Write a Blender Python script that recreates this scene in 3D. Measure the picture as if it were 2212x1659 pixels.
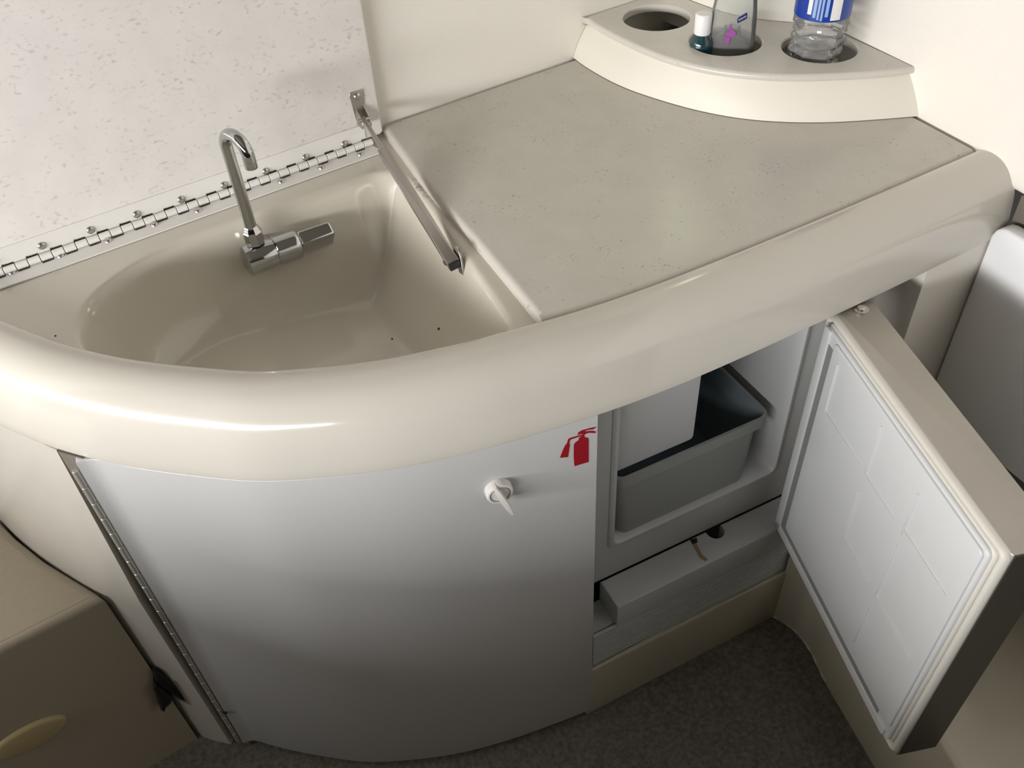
import bpy, math, random
import numpy as np
from mathutils import Vector, Matrix

# ------------------------------------------------------------------ scene / camera / light
for o in list(bpy.data.objects): bpy.data.objects.remove(o)
scene = bpy.context.scene
COL = scene.collection
random.seed(7)

W, H = 2212.0, 1659.0
F_PX = 1890.0
CAM = np.array([0.0, 0.0, 1.27])
CX, CY = W / 2, H / 2
_d = np.array([1247 - CX, 2810 - CY, F_PX]); _down = _d / np.linalg.norm(_d)      # vertical vanishing point
_u = 5300 - CX
_v = -(_u * _down[0] + F_PX * _down[2]) / _down[1]
AX = np.array([_u, _v, F_PX]); AX /= np.linalg.norm(AX)                              # direction of the back wall
AZ = -_down
AY = np.cross(AZ, AX)
ROT = np.array([AX, AY, AZ])

cam_data = bpy.data.cameras.new('camera')
cam_data.sensor_fit = 'HORIZONTAL'
cam_data.sensor_width = 36.0
cam_data.lens = 36.0 * F_PX / W
cam_data.clip_start = 0.02
cam = bpy.data.objects.new('camera', cam_data)
COL.objects.link(cam)
_m = ROT @ np.diag([1, -1, -1])
cam.matrix_world = Matrix.Translation(Vector(CAM)) @ Matrix([list(r) for r in _m]).to_4x4()
scene.camera = cam

world = bpy.data.worlds.new('world'); scene.world = world
world.use_nodes = True
bg = world.node_tree.nodes['Background']
bg.inputs[0].default_value = (1.0, 0.95, 0.85, 1)
bg.inputs[1].default_value = 0.05

def area(name, loc, target, sx, sy, power, color):
    l = bpy.data.lights.new(name, 'AREA'); l.shape = 'RECTANGLE'; l.size = sx; l.size_y = sy
    l.energy = power; l.color = color
    o = bpy.data.objects.new(name, l); COL.objects.link(o)
    o.location = loc
    dirv = Vector(target) - Vector(loc)
    q = dirv.to_track_quat('-Z', 'Y'); o.rotation_euler = q.to_euler()
    return o
# daylight through the long side window on the left; soft overhead fill added for upward faces
LIGHT_WINDOW_AFT = area('daylight_side_window_weak', (-1.52, -1.2, 0.985), (0.0, -1.2, 0.985), 0.6, 0.20, 7, (1.0, 0.985, 0.965))  # added weaker strip, carries the window light on towards the near end
LIGHT_WINDOW = area('daylight_side_window', (-1.52, 0.02, 0.985), (0.0, 0.02, 0.985), 1.85, 0.20, 54, (1.0, 0.985, 0.965))
LIGHT_FILL = area('overhead_fill', (-0.35, -0.75, 1.79), (-0.35, -0.75, 0), 0.55, 0.55, 0.2, (1.0, 0.93, 0.80))

vs = scene.view_settings
vs.view_transform = 'Standard'; vs.look = 'None'; vs.gamma = 1.0; vs.use_curve_mapping = False
vs.exposure = 0.0

# ------------------------------------------------------------------ measuring helpers (photo ray meets a real plane)
def ray(px, py):
    return ROT @ np.array([px - CX, py - CY, F_PX])
def at_z(px, py, z):
    r = ray(px, py); return CAM + r * ((z - CAM[2]) / r[2])
def at_plane(px, py, p0, n):
    r = ray(px, py); p0 = np.array(p0, float); n = np.array(n, float)
    return CAM + r * (((p0 - CAM) @ n) / (r @ n))
def at_y(px, py, y): return at_plane(px, py, (0, y, 0), (0, 1, 0))

# ------------------------------------------------------------------ heights
ZC = 0.728          # worktop
ZS = 0.646          # lower edge of the rim
ZF = ZC - 0.012     # sink flange
ZT = 0.783          # corner shelf top
YB = 1.008          # back wall

# ------------------------------------------------------------------ materials
def new_mat(name):
    m = bpy.data.materials.new(name); m.use_nodes = True
    nt = m.node_tree; b = nt.nodes['Principled BSDF']
    return m, nt, b
def simple(name, col, rough=0.5, metal=0.0, coat=0.0, spec=0.5, bump=0.0, bscale=200, var=0.0, vscale=6, coord='Object'):
    m, nt, b = new_mat(name)
    b.inputs['Base Color'].default_value = (*col, 1); b.inputs['Roughness'].default_value = rough
    b.inputs['Metallic'].default_value = metal; b.inputs['Coat Weight'].default_value = coat
    b.inputs['Coat Roughness'].default_value = 0.08
    b.inputs['Specular IOR Level'].default_value = spec
    tc = nt.nodes.new('ShaderNodeTexCoord')
    if var:
        n = nt.nodes.new('ShaderNodeTexNoise'); n.inputs['Scale'].default_value = vscale; n.inputs['Detail'].default_value = 4
        nt.links.new(tc.outputs[coord], n.inputs['Vector'])
        r = nt.nodes.new('ShaderNodeValToRGB')
        r.color_ramp.elements[0].position = 0.3; r.color_ramp.elements[1].position = 0.7
        r.color_ramp.elements[0].color = (*[c * (1 - var) for c in col], 1)
        r.color_ramp.elements[1].color = (*[min(1, c * (1 + var)) for c in col], 1)
        nt.links.new(n.outputs[0], r.inputs[0]); nt.links.new(r.outputs[0], b.inputs['Base Color'])
    if bump:
        n2 = nt.nodes.new('ShaderNodeTexNoise'); n2.inputs['Scale'].default_value = bscale
        nt.links.new(tc.outputs[coord], n2.inputs['Vector'])
        bp = nt.nodes.new('ShaderNodeBump'); bp.inputs['Strength'].default_value = bump; bp.inputs['Distance'].default_value = 0.001
        nt.links.new(n2.outputs[0], bp.inputs['Height']); nt.links.new(bp.outputs[0], b.inputs['Normal'])
    return m

def speckled(name, col, fleck, amount=0.66, scale=(150, 260, 150), soft=.10):
    """laminate: pale ground, soft mottling, small dark elongated flecks"""
    m, nt, b = new_mat(name)
    b.inputs['Roughness'].default_value = 0.26
    tc = nt.nodes.new('ShaderNodeTexCoord')
    n1 = nt.nodes.new('ShaderNodeTexNoise'); n1.inputs['Scale'].default_value = 28; n1.inputs['Detail'].default_value = 5
    nt.links.new(tc.outputs['Object'], n1.inputs['Vector'])
    r1 = nt.nodes.new('ShaderNodeValToRGB'); r1.color_ramp.elements[0].position = 0.35; r1.color_ramp.elements[1].position = 0.65
    r1.color_ramp.elements[0].color = (*[c * .95 for c in col], 1); r1.color_ramp.elements[1].color = (*col, 1)
    nt.links.new(n1.outputs[0], r1.inputs[0])
    mp = nt.nodes.new('ShaderNodeMapping'); mp.inputs['Scale'].default_value = scale
    nt.links.new(tc.outputs['Object'], mp.inputs['Vector'])
    n2 = nt.nodes.new('ShaderNodeTexNoise'); n2.inputs['Scale'].default_value = 1.0; n2.inputs['Detail'].default_value = 2
    nt.links.new(mp.outputs[0], n2.inputs['Vector'])
    n3 = nt.nodes.new('ShaderNodeTexNoise'); n3.inputs['Scale'].default_value = 40; n3.inputs['Detail'].default_value = 3
    nt.links.new(tc.outputs['Object'], n3.inputs['Vector'])
    ad = nt.nodes.new('ShaderNodeMath'); ad.operation = 'MULTIPLY_ADD'; ad.inputs[1].default_value = 0.45
    nt.links.new(n3.outputs[0], ad.inputs[0]); nt.links.new(n2.outputs[0], ad.inputs[2])
    r2 = nt.nodes.new('ShaderNodeValToRGB')
    r2.color_ramp.elements[0].position = amount + .225; r2.color_ramp.elements[1].position = amount + .225 + soft
    r2.color_ramp.elements[0].color = (0, 0, 0, 1); r2.color_ramp.elements[1].color = (1, 1, 1, 1)
    nt.links.new(ad.outputs[0], r2.inputs[0])
    mx = nt.nodes.new('ShaderNodeMix'); mx.data_type = 'RGBA'
    nt.links.new(r2.outputs[0], mx.inputs['Factor'])
    nt.links.new(r1.outputs[0], mx.inputs[6]); mx.inputs[7].default_value = (*fleck, 1)
    nt.links.new(mx.outputs[2], b.inputs['Base Color'])
    return m

def clear_plastic(name, tint, white=0.06, rough=0.06, ior=1.45):
    m, nt, b = new_mat(name)
    nt.nodes.remove(b)
    out = nt.nodes['Material Output']
    tr = nt.nodes.new('ShaderNodeBsdfTransparent'); tr.inputs[0].default_value = (*tint, 1)
    gl = nt.nodes.new('ShaderNodeBsdfGlossy'); gl.inputs['Roughness'].default_value = rough
    df = nt.nodes.new('ShaderNodeBsdfDiffuse'); df.inputs[0].default_value = (.9, .9, .9, 1)
    fr = nt.nodes.new('ShaderNodeFresnel'); fr.inputs[0].default_value = ior
    m1 = nt.nodes.new('ShaderNodeMixShader'); m1.inputs[0].default_value = white
    nt.links.new(tr.outputs[0], m1.inputs[1]); nt.links.new(df.outputs[0], m1.inputs[2])
    m2 = nt.nodes.new('ShaderNodeMixShader')
    nt.links.new(fr.outputs[0], m2.inputs[0]); nt.links.new(m1.outputs[0], m2.inputs[1]); nt.links.new(gl.outputs[0], m2.inputs[2])
    nt.links.new(m2.outputs[0], out.inputs[0])
    return m

M = {}
M['gel'] = simple('cream_gelcoat', (.595, .567, .515), .16, coat=.35, var=.015, vscale=5)
M['gel_sink'] = simple('cream_gelcoat_sink', (.60, .565, .49), .14, coat=.4, var=.02, vscale=7)
M['gel_panel'] = simple('cream_gelcoat_panel', (.74, .705, .64), .38, var=.02, vscale=5)
M['gel_base'] = simple('shaded_cream_base', (.46, .42, .33), .45, var=.06, vscale=9)  # cream gelcoat darkened, shade near the floor put into its colour
M['wall'] = simple('cream_vinyl_wall', (.88, .845, .785), .55, bump=.15, bscale=900, var=.01)
M['riser'] = simple('cream_riser', (.80, .76, .68), .5)
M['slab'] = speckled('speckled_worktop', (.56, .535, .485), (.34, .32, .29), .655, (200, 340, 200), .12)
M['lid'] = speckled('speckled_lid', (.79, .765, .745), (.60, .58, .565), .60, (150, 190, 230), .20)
M['shelf'] = speckled('speckled_shelf', (.64, .615, .565), (.42, .39, .36), .72, (210, 300, 210))
M['white'] = simple('white_door_laminate', (.53, .533, .538), .22, coat=.15)
M['fridge'] = simple('white_fridge_plastic', (.52, .535, .53), .42, var=.02, vscale=12)
M['fridge_in'] = simple('white_fridge_liner', (.60, .61, .62), .38)
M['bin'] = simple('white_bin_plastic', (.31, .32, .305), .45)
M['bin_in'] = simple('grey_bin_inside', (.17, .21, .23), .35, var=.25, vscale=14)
M['gasket'] = simple('pale_gasket', (.62, .60, .55), .5)
M['door_metal'] = simple('beige_grey_door_edge', (.40, .375, .335), .35, metal=.25, var=.05, vscale=14)
M['brown'] = simple('dark_brown_trim', (.026, .023, .019), .4)
M['groove'] = simple('grey_groove', (.22, .225, .22), .6)
M['hinge'] = simple('white_painted_hinge', (.80, .785, .765), .3, coat=.2)
M['hinge_grey'] = simple('grey_metal_hinge', (.50, .49, .46), .35, metal=.5)
M['steel'] = simple('stainless_steel', (.50, .475, .45), .32, metal=1.0, bump=.05, bscale=300)
M['screw'] = simple('screw_steel', (.55, .53, .50), .25, metal=1.0)
M['chrome'] = simple('chrome', (.50, .51, .515), .06, metal=1.0)
M['black'] = simple('black_plastic', (.012, .012, .013), .45)
M['dark'] = simple('dark_void', (.02, .018, .016), .8)
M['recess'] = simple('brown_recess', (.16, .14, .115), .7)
M['red'] = simple('red_vinyl', (.32, .004, .014), .5)
M['knob'] = simple('white_latch_plastic', (.72, .71, .68), .35)
M['carpet'] = simple('dark_carpet', (.15, .138, .12), .95, spec=.1, bump=1.0, bscale=420, var=.3, vscale=160)
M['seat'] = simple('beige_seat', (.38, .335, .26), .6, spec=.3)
M['lamp_cover'] = simple('yellowed_lamp_cover', (.48, .39, .22), .45)
M['caulk'] = simple('dirty_caulk', (.45, .40, .32), .7, var=.5, vscale=120)
M['stain'] = simple('brown_stain', (.30, .22, .12), .6)
M['clear'] = clear_plastic('clear_plastic', (.95, .96, .96), .20, .05, 1.6)
M['soap_clear'] = clear_plastic('clear_soap_plastic', (.86, .88, .87), .14, .08)
M['teal'] = simple('teal_liquid_plastic', (.012, .045, .055), .12, coat=.5)
M['capwhite'] = simple('white_cap', (.85, .85, .86), .3)
M['label_blue'] = simple('blue_label', (.01, .045, .32), .3)
M['label_pale'] = simple('pale_label_print', (.30, .45, .75), .4)
M['label_white'] = simple('white_label_print', (.80, .80, .80), .4)
M['navy'] = simple('navy_label', (.015, .025, .14), .35)
M['purple'] = simple('purple_print', (.34, .09, .36), .45)
M['absorber'] = simple('dark_brown_absorber', (.05, .044, .038), .9)  # dark finish made up for unseen surfaces, soaks up bounced light
M['ceiling'] = simple('dark_headliner', (.15, .135, .11), .7)  # ceiling and left wall kept dark to lower the ambient bounce
M['whitepanel'] = simple('white_side_panel', (.86, .87, .90), .3, coat=.1)

def add_stain(m, centre, size, col):
    nt = m.node_tree; b = nt.nodes['Principled BSDF']
    tc = nt.nodes.new('ShaderNodeNewGeometry')
    mp = nt.nodes.new('ShaderNodeMapping'); mp.vector_type = 'TEXTURE'
    mp.inputs['Location'].default_value = centre; mp.inputs['Scale'].default_value = size; mp.inputs['Rotation'].default_value = (0, 0, math.radians(-8))
    nt.links.new(tc.outputs['Position'], mp.inputs['Vector'])
    ln = nt.nodes.new('ShaderNodeVectorMath'); ln.operation = 'LENGTH'; nt.links.new(mp.outputs[0], ln.inputs[0])
    n = nt.nodes.new('ShaderNodeTexNoise'); n.inputs['Scale'].default_value = 150; n.inputs['Detail'].default_value = 6; n.inputs['Roughness'].default_value = .75
    nt.links.new(tc.outputs['Position'], n.inputs['Vector'])
    mm = nt.nodes.new('ShaderNodeMath'); mm.operation = 'MULTIPLY_ADD'; mm.inputs[1].default_value = -.30
    nt.links.new(ln.outputs['Value'], mm.inputs[0]); nt.links.new(n.outputs[0], mm.inputs[2])
    r = nt.nodes.new('ShaderNodeValToRGB'); r.color_ramp.elements[0].position = .30; r.color_ramp.elements[1].position = .52
    r.color_ramp.elements[0].color = (0, 0, 0, 1); r.color_ramp.elements[1].color = (.85, .85, .85, 1)
    nt.links.new(mm.outputs[0], r.inputs[0])
    mx = nt.nodes.new('ShaderNodeMix'); mx.data_type = 'RGBA'; nt.links.new(r.outputs[0], mx.inputs['Factor'])
    old = b.inputs['Base Color'].links[0].from_socket
    nt.links.new(old, mx.inputs[6]); mx.inputs[7].default_value = (*col, 1)
    nt.links.new(mx.outputs[2], b.inputs['Base Color'])
add_stain(M['gel_sink'], (.405, .842, .716), (.010, .055, .02), (.20, .165, .13))

# seat top: fine ribbed non-slip moulding
def ribbed(name, col):
    m, nt, b = new_mat(name); b.inputs['Base Color'].default_value = (*col, 1); b.inputs['Roughness'].default_value = .6
    tc = nt.nodes.new('ShaderNodeTexCoord'); wv = nt.nodes.new('ShaderNodeTexWave'); wv.bands_direction = 'Y'
    wv.inputs['Scale'].default_value = 130; nt.links.new(tc.outputs['Object'], wv.inputs['Vector'])
    bp = nt.nodes.new('ShaderNodeBump'); bp.inputs['Strength'].default_value = .35; bp.inputs['Distance'].default_value = .001
    nt.links.new(wv.outputs[1], bp.inputs['Height']); nt.links.new(bp.outputs[0], b.inputs['Normal'])
    return m
M['ribbed'] = ribbed('ribbed_seat_top', (.345, .30, .225))

# ------------------------------------------------------------------ mesh helpers
class MB:
    def __init__(s): s.v = []; s.f = []
    def add(s, v, f):
        o = len(s.v); s.v += [tuple(map(float, p)) for p in v]; s.f += [tuple(i + o for i in q) for q in f]; return s

def resample(pts, n, smooth=0):
    """Catmull-Rom through pts, n samples evenly by arc length"""
    P = [np.array(p, float) for p in pts]
    P = [2 * P[0] - P[1]] + P + [2 * P[-1] - P[-2]]
    out = []
    for i in range(1, len(P) - 2):
        for t in np.linspace(0, 1, 24, endpoint=False):
            p0, p1, p2, p3 = P[i - 1:i + 3]
            out.append(.5 * ((2 * p1) + (-p0 + p2) * t + (2 * p0 - 5 * p1 + 4 * p2 - p3) * t * t + (-p0 + 3 * p1 - 3 * p2 + p3) * t ** 3))
    out.append(P[-2]); out = np.array(out)
    def even(a):
        L = np.concatenate([[0], np.cumsum(np.linalg.norm(np.diff(a, axis=0), axis=1))])
        s = np.linspace(0, L[-1], n)
        return np.stack([np.interp(s, L, a[:, k]) for k in range(a.shape[1])], 1)
    out = even(out)
    for _ in range(smooth):
        q = out.copy(); q[1:-1] = (out[:-2] + 2 * out[1:-1] + out[2:]) / 4; out = q
    return even(out)

def normals2(path):
    t = np.gradient(path, axis=0); t /= np.linalg.norm(t, axis=1)[:, None]
    return np.stack([t[:, 1], -t[:, 0]], 1)          # right-hand side of travel

def loft(rings, closed=True, cap0=False, cap1=False, wrap=False):
    n = len(rings[0]); v = [p for r in rings for p in r]; f = []
    R = len(rings)
    for i in range(R if wrap else R - 1):
        a = i * n; b = ((i + 1) % R) * n
        for j in range(n if closed else n - 1):
            k = (j + 1) % n
            f.append((a + j, a + k, b + k, b + j))
    if cap0: f.append(tuple(range(n))[::-1])
    if cap1: f.append(tuple(range((R - 1) * n, R * n)))
    return v, f

def inset(poly, d):
    """move a closed CCW polygon inward by d"""
    p = np.array(poly, float); n = len(p); out = []
    for i in range(n):
        a, b, c = p[i - 1], p[i], p[(i + 1) % n]
        e1 = (b - a) / (np.linalg.norm(b - a) + 1e-12); e2 = (c - b) / (np.linalg.norm(c - b) + 1e-12)
        n1 = np.array([-e1[1], e1[0]]); n2 = np.array([-e2[1], e2[0]])
        m = n1 + n2; q = m @ m
        m = m * (2 / q) if q > .3 else n1
        out.append(b + m * d)
    return np.array(out)

def ccw(poly):
    p = np.array(poly, float); a = np.sum(p[:, 0] * np.roll(p[:, 1], -1) - np.roll(p[:, 0], -1) * p[:, 1])
    return p if a > 0 else p[::-1]

def plate(poly, z0, z1, rt=.003, rb=0.0, seg=4):
    """closed outline extruded z0..z1 with rounded top (rt) and bottom (rb) edges"""
    p = ccw(poly); rings = []
    def ring(d, z):
        q = inset(p, d) if d else p
        rings.append([(x, y, z) for x, y in q])
    if rb:
        for k in range(seg + 1):
            a = math.pi / 2 * k / seg; ring(rb * (1 - math.sin(a)), z0 + rb * (1 - math.cos(a)))
    else: ring(0, z0)
    if rt:
        for k in range(seg + 1):
            a = math.pi / 2 * k / seg; ring(rt * (1 - math.cos(a)), z1 - rt * (1 - math.sin(a)))
    else: ring(0, z1)
    return loft(rings, True, True, True)

def rrect(x0, y0, x1, y1, r=0.0, seg=5):
    if r <= 0: return [(x0, y0), (x1, y0), (x1, y1), (x0, y1)]
    out = []
    for cx, cy, a0 in ((x1 - r, y0 + r, -90), (x1 - r, y1 - r, 0), (x0 + r, y1 - r, 90), (x0 + r, y0 + r, 180)):
        for k in range(seg + 1):
            a = math.radians(a0 + 90 * k / seg); out.append((cx + r * math.cos(a), cy + r * math.sin(a)))
    return out

def circle(c, r, n=24, ry=None):
    ry = ry or r
    return [(c[0] + r * math.cos(2 * math.pi * k / n), c[1] + ry * math.sin(2 * math.pi * k / n)) for k in range(n)]

def frame(o, x, y):
    """4x4 with origin o, first axis x, second axis y (made orthogonal)"""
    x = Vector(x).normalized(); y = Vector(y); y = (y - x * y.dot(x)).normalized(); z = x.cross(y)
    m = Matrix.Identity(4)
    for i, c in enumerate((x, y, z)):
        for k in range(3): m[k][i] = c[k]
    for k in range(3): m[k][3] = o[k]
    return m
def xf(vf, m):
    v, f = vf
    flip = m.to_3x3().determinant() < 0
    return [tuple(m @ Vector(p)) for p in v], ([q[::-1] for q in f] if flip else f)

def box(x0, y0, z0, x1, y1, z1, r=0.0, rc=0.0):
    return plate(rrect(x0, y0, x1, y1, rc if rc else r * .7, 4 if rc else 3) if (r or rc) else rrect(x0, y0, x1, y1), z0, z1, r, r, 3)

def lathe(profile, n=28, cap0=True, cap1=True):
    rings = [[(r * math.cos(2 * math.pi * k / n), r * math.sin(2 * math.pi * k / n), z) for k in range(n)] for r, z in profile]
    return loft(rings, True, cap0, cap1)

def tube(path, r, n=14, cap=True):
    P = [np.array(p, float) for p in path]; rings = []
    ref = None
    for i, p in enumerate(P):
        t = P[min(i + 1, len(P) - 1)] - P[max(i - 1, 0)]; t /= np.linalg.norm(t)
        if ref is None:
            ref = np.array([0, 0, 1.]) if abs(t[2]) < .9 else np.array([1., 0, 0])
        u = ref - t * (ref @ t); u /= np.linalg.norm(u); w = np.cross(t, u); ref = u
        rr = r[i] if hasattr(r, '__len__') else r
        rings.append([tuple(p + rr * (math.cos(2 * math.pi * k / n) * u + math.sin(2 * math.pi * k / n) * w)) for k in range(n)])
    return loft(rings, True, cap, cap)

def make_mesh(name, v, f, mat, ang=40, mats=None):
    me = bpy.data.meshes.new(name); me.from_pydata(v, [], f); me.update()
    import bmesh
    bm = bmesh.new(); bm.from_mesh(me); bmesh.ops.remove_doubles(bm, verts=bm.verts, dist=1e-6)
    bmesh.ops.recalc_face_normals(bm, faces=bm.faces); bm.to_mesh(me); bm.free()
    for p in me.polygons: p.use_smooth = True
    me.set_sharp_from_angle(angle=math.radians(ang))
    me.materials.append(M[mat] if isinstance(mat, str) else mat)
    return me

def thing(name, loc, label, cat, group=None, kind=None):
    o = bpy.data.objects.new(name, None); COL.objects.link(o); o.location = Vector([float(c) for c in loc]); o.empty_display_size = .05
    tag(o, label, cat, group, kind); return o
def tag(o, label=None, cat=None, group=None, kind=None):
    if label: o['label'] = label
    if cat: o['category'] = cat
    if group: o['group'] = group
    if kind: o['kind'] = kind
    return o
def origin_of(o):
    p = Vector((0, 0, 0))
    while o: p = p + o.location; o = o.parent
    return p
def solid(name, vf, mat, parent=None, ang=40, label=None):
    """one mesh object; vf in world coordinates, origin at its foot or at its parent"""
    v, f = vf
    if parent:
        org = origin_of(parent)
        o = bpy.data.objects.new(name, make_mesh(name, [tuple(Vector(p) - org) for p in v], f, mat, ang)); o.parent = parent
    else:
        a = np.array(v); org = Vector(((a[:, 0].min() + a[:, 0].max()) / 2, (a[:, 1].min() + a[:, 1].max()) / 2, a[:, 2].min()))
        o = bpy.data.objects.new(name, make_mesh(name, [tuple(Vector(p) - org) for p in v], f, mat, ang)); o.location = org
    COL.objects.link(o)
    if label: o['label'] = label
    return o
def instance(name, me, loc, rot=None, parent=None):
    o = bpy.data.objects.new(name, me); COL.objects.link(o)
    if parent: o.parent = parent; o.location = Vector(loc) - origin_of(parent)
    else: o.location = loc
    if rot is not None: o.rotation_euler = rot
    return o
def structure(name, vf, mat, label, ang=40, parent=None):
    return tag(solid(name, vf, mat, parent, ang), label, None, None, 'structure')

def poly_extrude(poly3, vec):
    """planar 3-D outline thickened along vec"""
    a = [tuple(p) for p in poly3]; b = [tuple(np.array(p) + np.array(vec)) for p in poly3]
    return loft([a, b], True, True, True)

# ------------------------------------------------------------------ plan curves
RIM_PTS = [(-.128, 1.004), (-.105, .952), (-.072, .884), (-.043, .829), (-.019, .790), (.027, .731), (.094, .664), (.126, .639), (.183, .606), (.23, .5845),
           (.289, .5645), (.327, .5545), (.367, .5445), (.419, .5335), (.483, .5235), (.56, .5155), (.643, .5085), (.733, .502), (.798, .498), (.962, .489)]
RIM = resample(RIM_PTS, 161, 3)
RIMN = normals2(RIM)
def rim_off(d): return RIM + RIMN * d
def rim_y(x): return float(np.interp(x, RIM[:, 0], RIM[:, 1]))

WD = np.array([.1356, .9908])                                # right wall runs this way (towards the back)
def wall_x(y): return .962 + (y - .489) * WD[0] / WD[1]
# ------------------------------------------------------------------ the cabin shell
structure('floor', box(-1.5, -1.8, -.04, 1.15, 1.02, 0), 'carpet', 'dark brown-grey carpeted cabin sole')
structure('wall_back', box(-1.5, YB, 0, 1.15, YB + .03, 1.8), 'wall', 'cream wall behind the sink and worktop')
def ceiling_with_opening():
    b = MB(); hx0, hx1, hy0, hy1 = -.65, -.05, -1.05, -.45
    for x0, y0, x1, y1 in ((-1.5, -1.8, 1.15, hy0), (-1.5, hy1, 1.15, 1.02), (-1.5, hy0, hx0, hy1), (hx1, hy0, 1.15, hy1)):
        b.add(*box(x0, y0, 1.78, x1, y1, 1.82))
    return b.v, b.f
structure('ceiling', ceiling_with_opening(), 'ceiling', 'cabin ceiling darkened to cut bounced light, with an added opening for the overhead fill')
structure('wall_front', box(-1.5, -1.83, 0, 1.15, -1.80, 1.8), 'absorber', 'cabin wall at the near end, made dark to cut bounced light')
def left_wall():
    b = MB(); x0, x1 = -1.50, -1.46
    for y0, z0, y1, z1 in ((-1.8, 0, 1.02, .88), (-1.8, 1.20, 1.02, 1.8), (-1.8, .88, -1.50, 1.20), (.96, .88, 1.02, 1.20)):
        b.add(*box(x0, y0, z0, x1, y1, z1))
    return b.v, b.f
structure('wall_left', left_wall(), 'ceiling', 'darkened cabin side wall with a long low window')
# right wall, padded, ends above the white side panel
def right_wall():
    y0, y1 = -1.8, YB
    poly = [(wall_x(y0), y0), (wall_x(y0) + .04, y0), (wall_x(y1) + .04, y1), (wall_x(y1), y1)]
    return plate(poly, .700, 1.8, 0, .012, 4)
structure('wall_right', right_wall(), 'wall', 'bright cream padded side wall right of the worktop')
cpts = [at_z(*p, ZT)[:2] for p in ((1494, 0), (1519, 9.5), (1570, 27), (1627, 39), (1670, 43.7), (1718, 47.5), (1780, 49), (1843, 46.5))]
cpts = [np.array([cpts[0][0] - .004, YB])] + cpts + [np.array([wall_x(.80) + .03, .80])]
CORNER = resample(cpts, 40, 4)
poly = list(map(tuple, CORNER)) + [(1.12, .80), (1.12, YB)]
structure('wall_corner', plate(poly, ZC + .01, 1.8, 0, 0), 'wall', 'curved cream corner panel behind the bottle shelf')

# small round port high on the corner panel (above the picture), foliage outside: its reflection shows on the worktop
M['port_glow'] = bpy.data.materials.new('port_daylight'); M['port_glow'].use_nodes = True
_b = M['port_glow'].node_tree.nodes['Principled BSDF']
_b.inputs['Base Color'].default_value = (.2, .25, .15, 1); _b.inputs['Emission Color'].default_value = (.80, 1.0, .62, 1); _b.inputs['Emission Strength'].default_value = 5.0
pc = np.array([float(np.interp(.925, CORNER[::-1, 1], CORNER[::-1, 0])), .925, 1.11])
mp0 = frame(pc, (0, 1, 0), (0, 0, 1))
if (mp0.to_3x3() @ Vector((0, 0, 1))).x > 0: mp0 = frame(pc, (0, -1, 0), (0, 0, 1))
w2 = structure('window_1', xf(lathe([(.046, -.004), (.056, -.004), (.058, .004), (.054, .009), (.047, .009), (.046, .004)], 32, False, False), mp0), 'hinge', 'small round white-framed port high in the corner')
solid('port_pane', xf(plate(circle((0, 0), .0465, 32), -.001, .002, 0), mp0), 'port_glow', w2)
# half-height bulkhead left of the galley (added, unseen): its two heights shade the lower cupboards
def blocker():
    b = MB().add(*box(-.79, -1.2, 0, -.76, .42, .798, .004)); b.add(*box(-.79, .42, 0, -.76, .72, .705, .004)); return b.v, b.f
structure('wall_blocker', blocker(), 'absorber', 'added unseen half-height dark bulkhead left of the galley')

# ------------------------------------------------------------------ cupboard carcass under the worktop
cab = thing('galley_cabinet', (0.3, .75, 0), 'cream moulded galley cabinet under the worktop, around door and fridge', 'cabinet')
# left side panel: from the door hinge, round to the back wall
def side_panel():
    n = 40
    top = resample([(-.0780, .7560), (-.102, .803), (-.136, .880), (-.162, .95), (-.178, 1.004)], n, 1)
    mid = resample([(-.0865, .7525), (-.124, .800), (-.166, .887), (-.190, .95), (-.206, 1.004)], n, 1)
    bot = resample([(-.0835, .748), (-.118, .790), (-.166, .887), (-.190, .95), (-.206, 1.004)], n, 1)
    rows = []
    for k, (c, z) in enumerate(((top, ZS - .0005), (mid, .384), (bot, 0.0))):
        rows.append(([tuple(p) + (z,) for p in c], z))
    outer = []
    for t in np.linspace(0, 1, 5): outer.append(top * (1 - t) + mid * t)
    for t in np.linspace(.25, 1, 4): outer.append(mid * (1 - t) + bot * t)
    zz = list(np.linspace(ZS - .0005, .384, 5)) + list(np.linspace(.384, 0, 5)[1:])
    rings = []
    for c, z in zip(outer, zz):
        nn = normals2(c)               # travel goes left/back: right-hand side is inside
        inner = c + nn * .012
        rings.append([(x, y, z) for x, y in c] + [(x, y, z) for x, y in inner[::-1]])
    return loft(rings, True, True, True)
solid('side_panel', side_panel(), 'gel', cab)
# jamb behind the door hinge, its brown stands in for the shadow in the gap
_h0 = np.array([-.0835, .7515]); _h1 = np.array([-.0668, .7285]); _hd = (_h1 - _h0) / np.linalg.norm(_h1 - _h0); _hn = np.array([_hd[1], -_hd[0]])
_hn = _hn if _hn[1] < 0 else -_hn
solid('hinge_jamb', plate([tuple(_h0 - _hn * .0065 + _hd * .002), tuple(_h1 - _hn * .0065 + _hd * .004), tuple(_h1 - _hn * .020 + _hd * .004), tuple(_h0 - _hn * .020 + _hd * .002)], .0, ZS - .001, 0), 'recess', cab)
TD = np.array([.99214, -.12516]); TN = np.array([.12516, .99214])
T0 = np.array([.395, .475])
def fp(s, o, z=None):
    p = T0 + TD * s + TN * o
    return (p[0], p[1]) if z is None else (p[0], p[1], z)
def fplate(s0, o0, s1, o1, z0, z1, r=0.0, rc=0.0):
    m = frame((T0[0], T0[1], 0), (TD[0], TD[1], 0), (TN[0], TN[1], 0))
    return xf(box(s0, o0, z0, s1, o1, z1, r, rc), m)
solid('toe_board', fplate(-.02, 0, .345, .02, 0, .128, .004), 'gel_base', cab)
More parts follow.
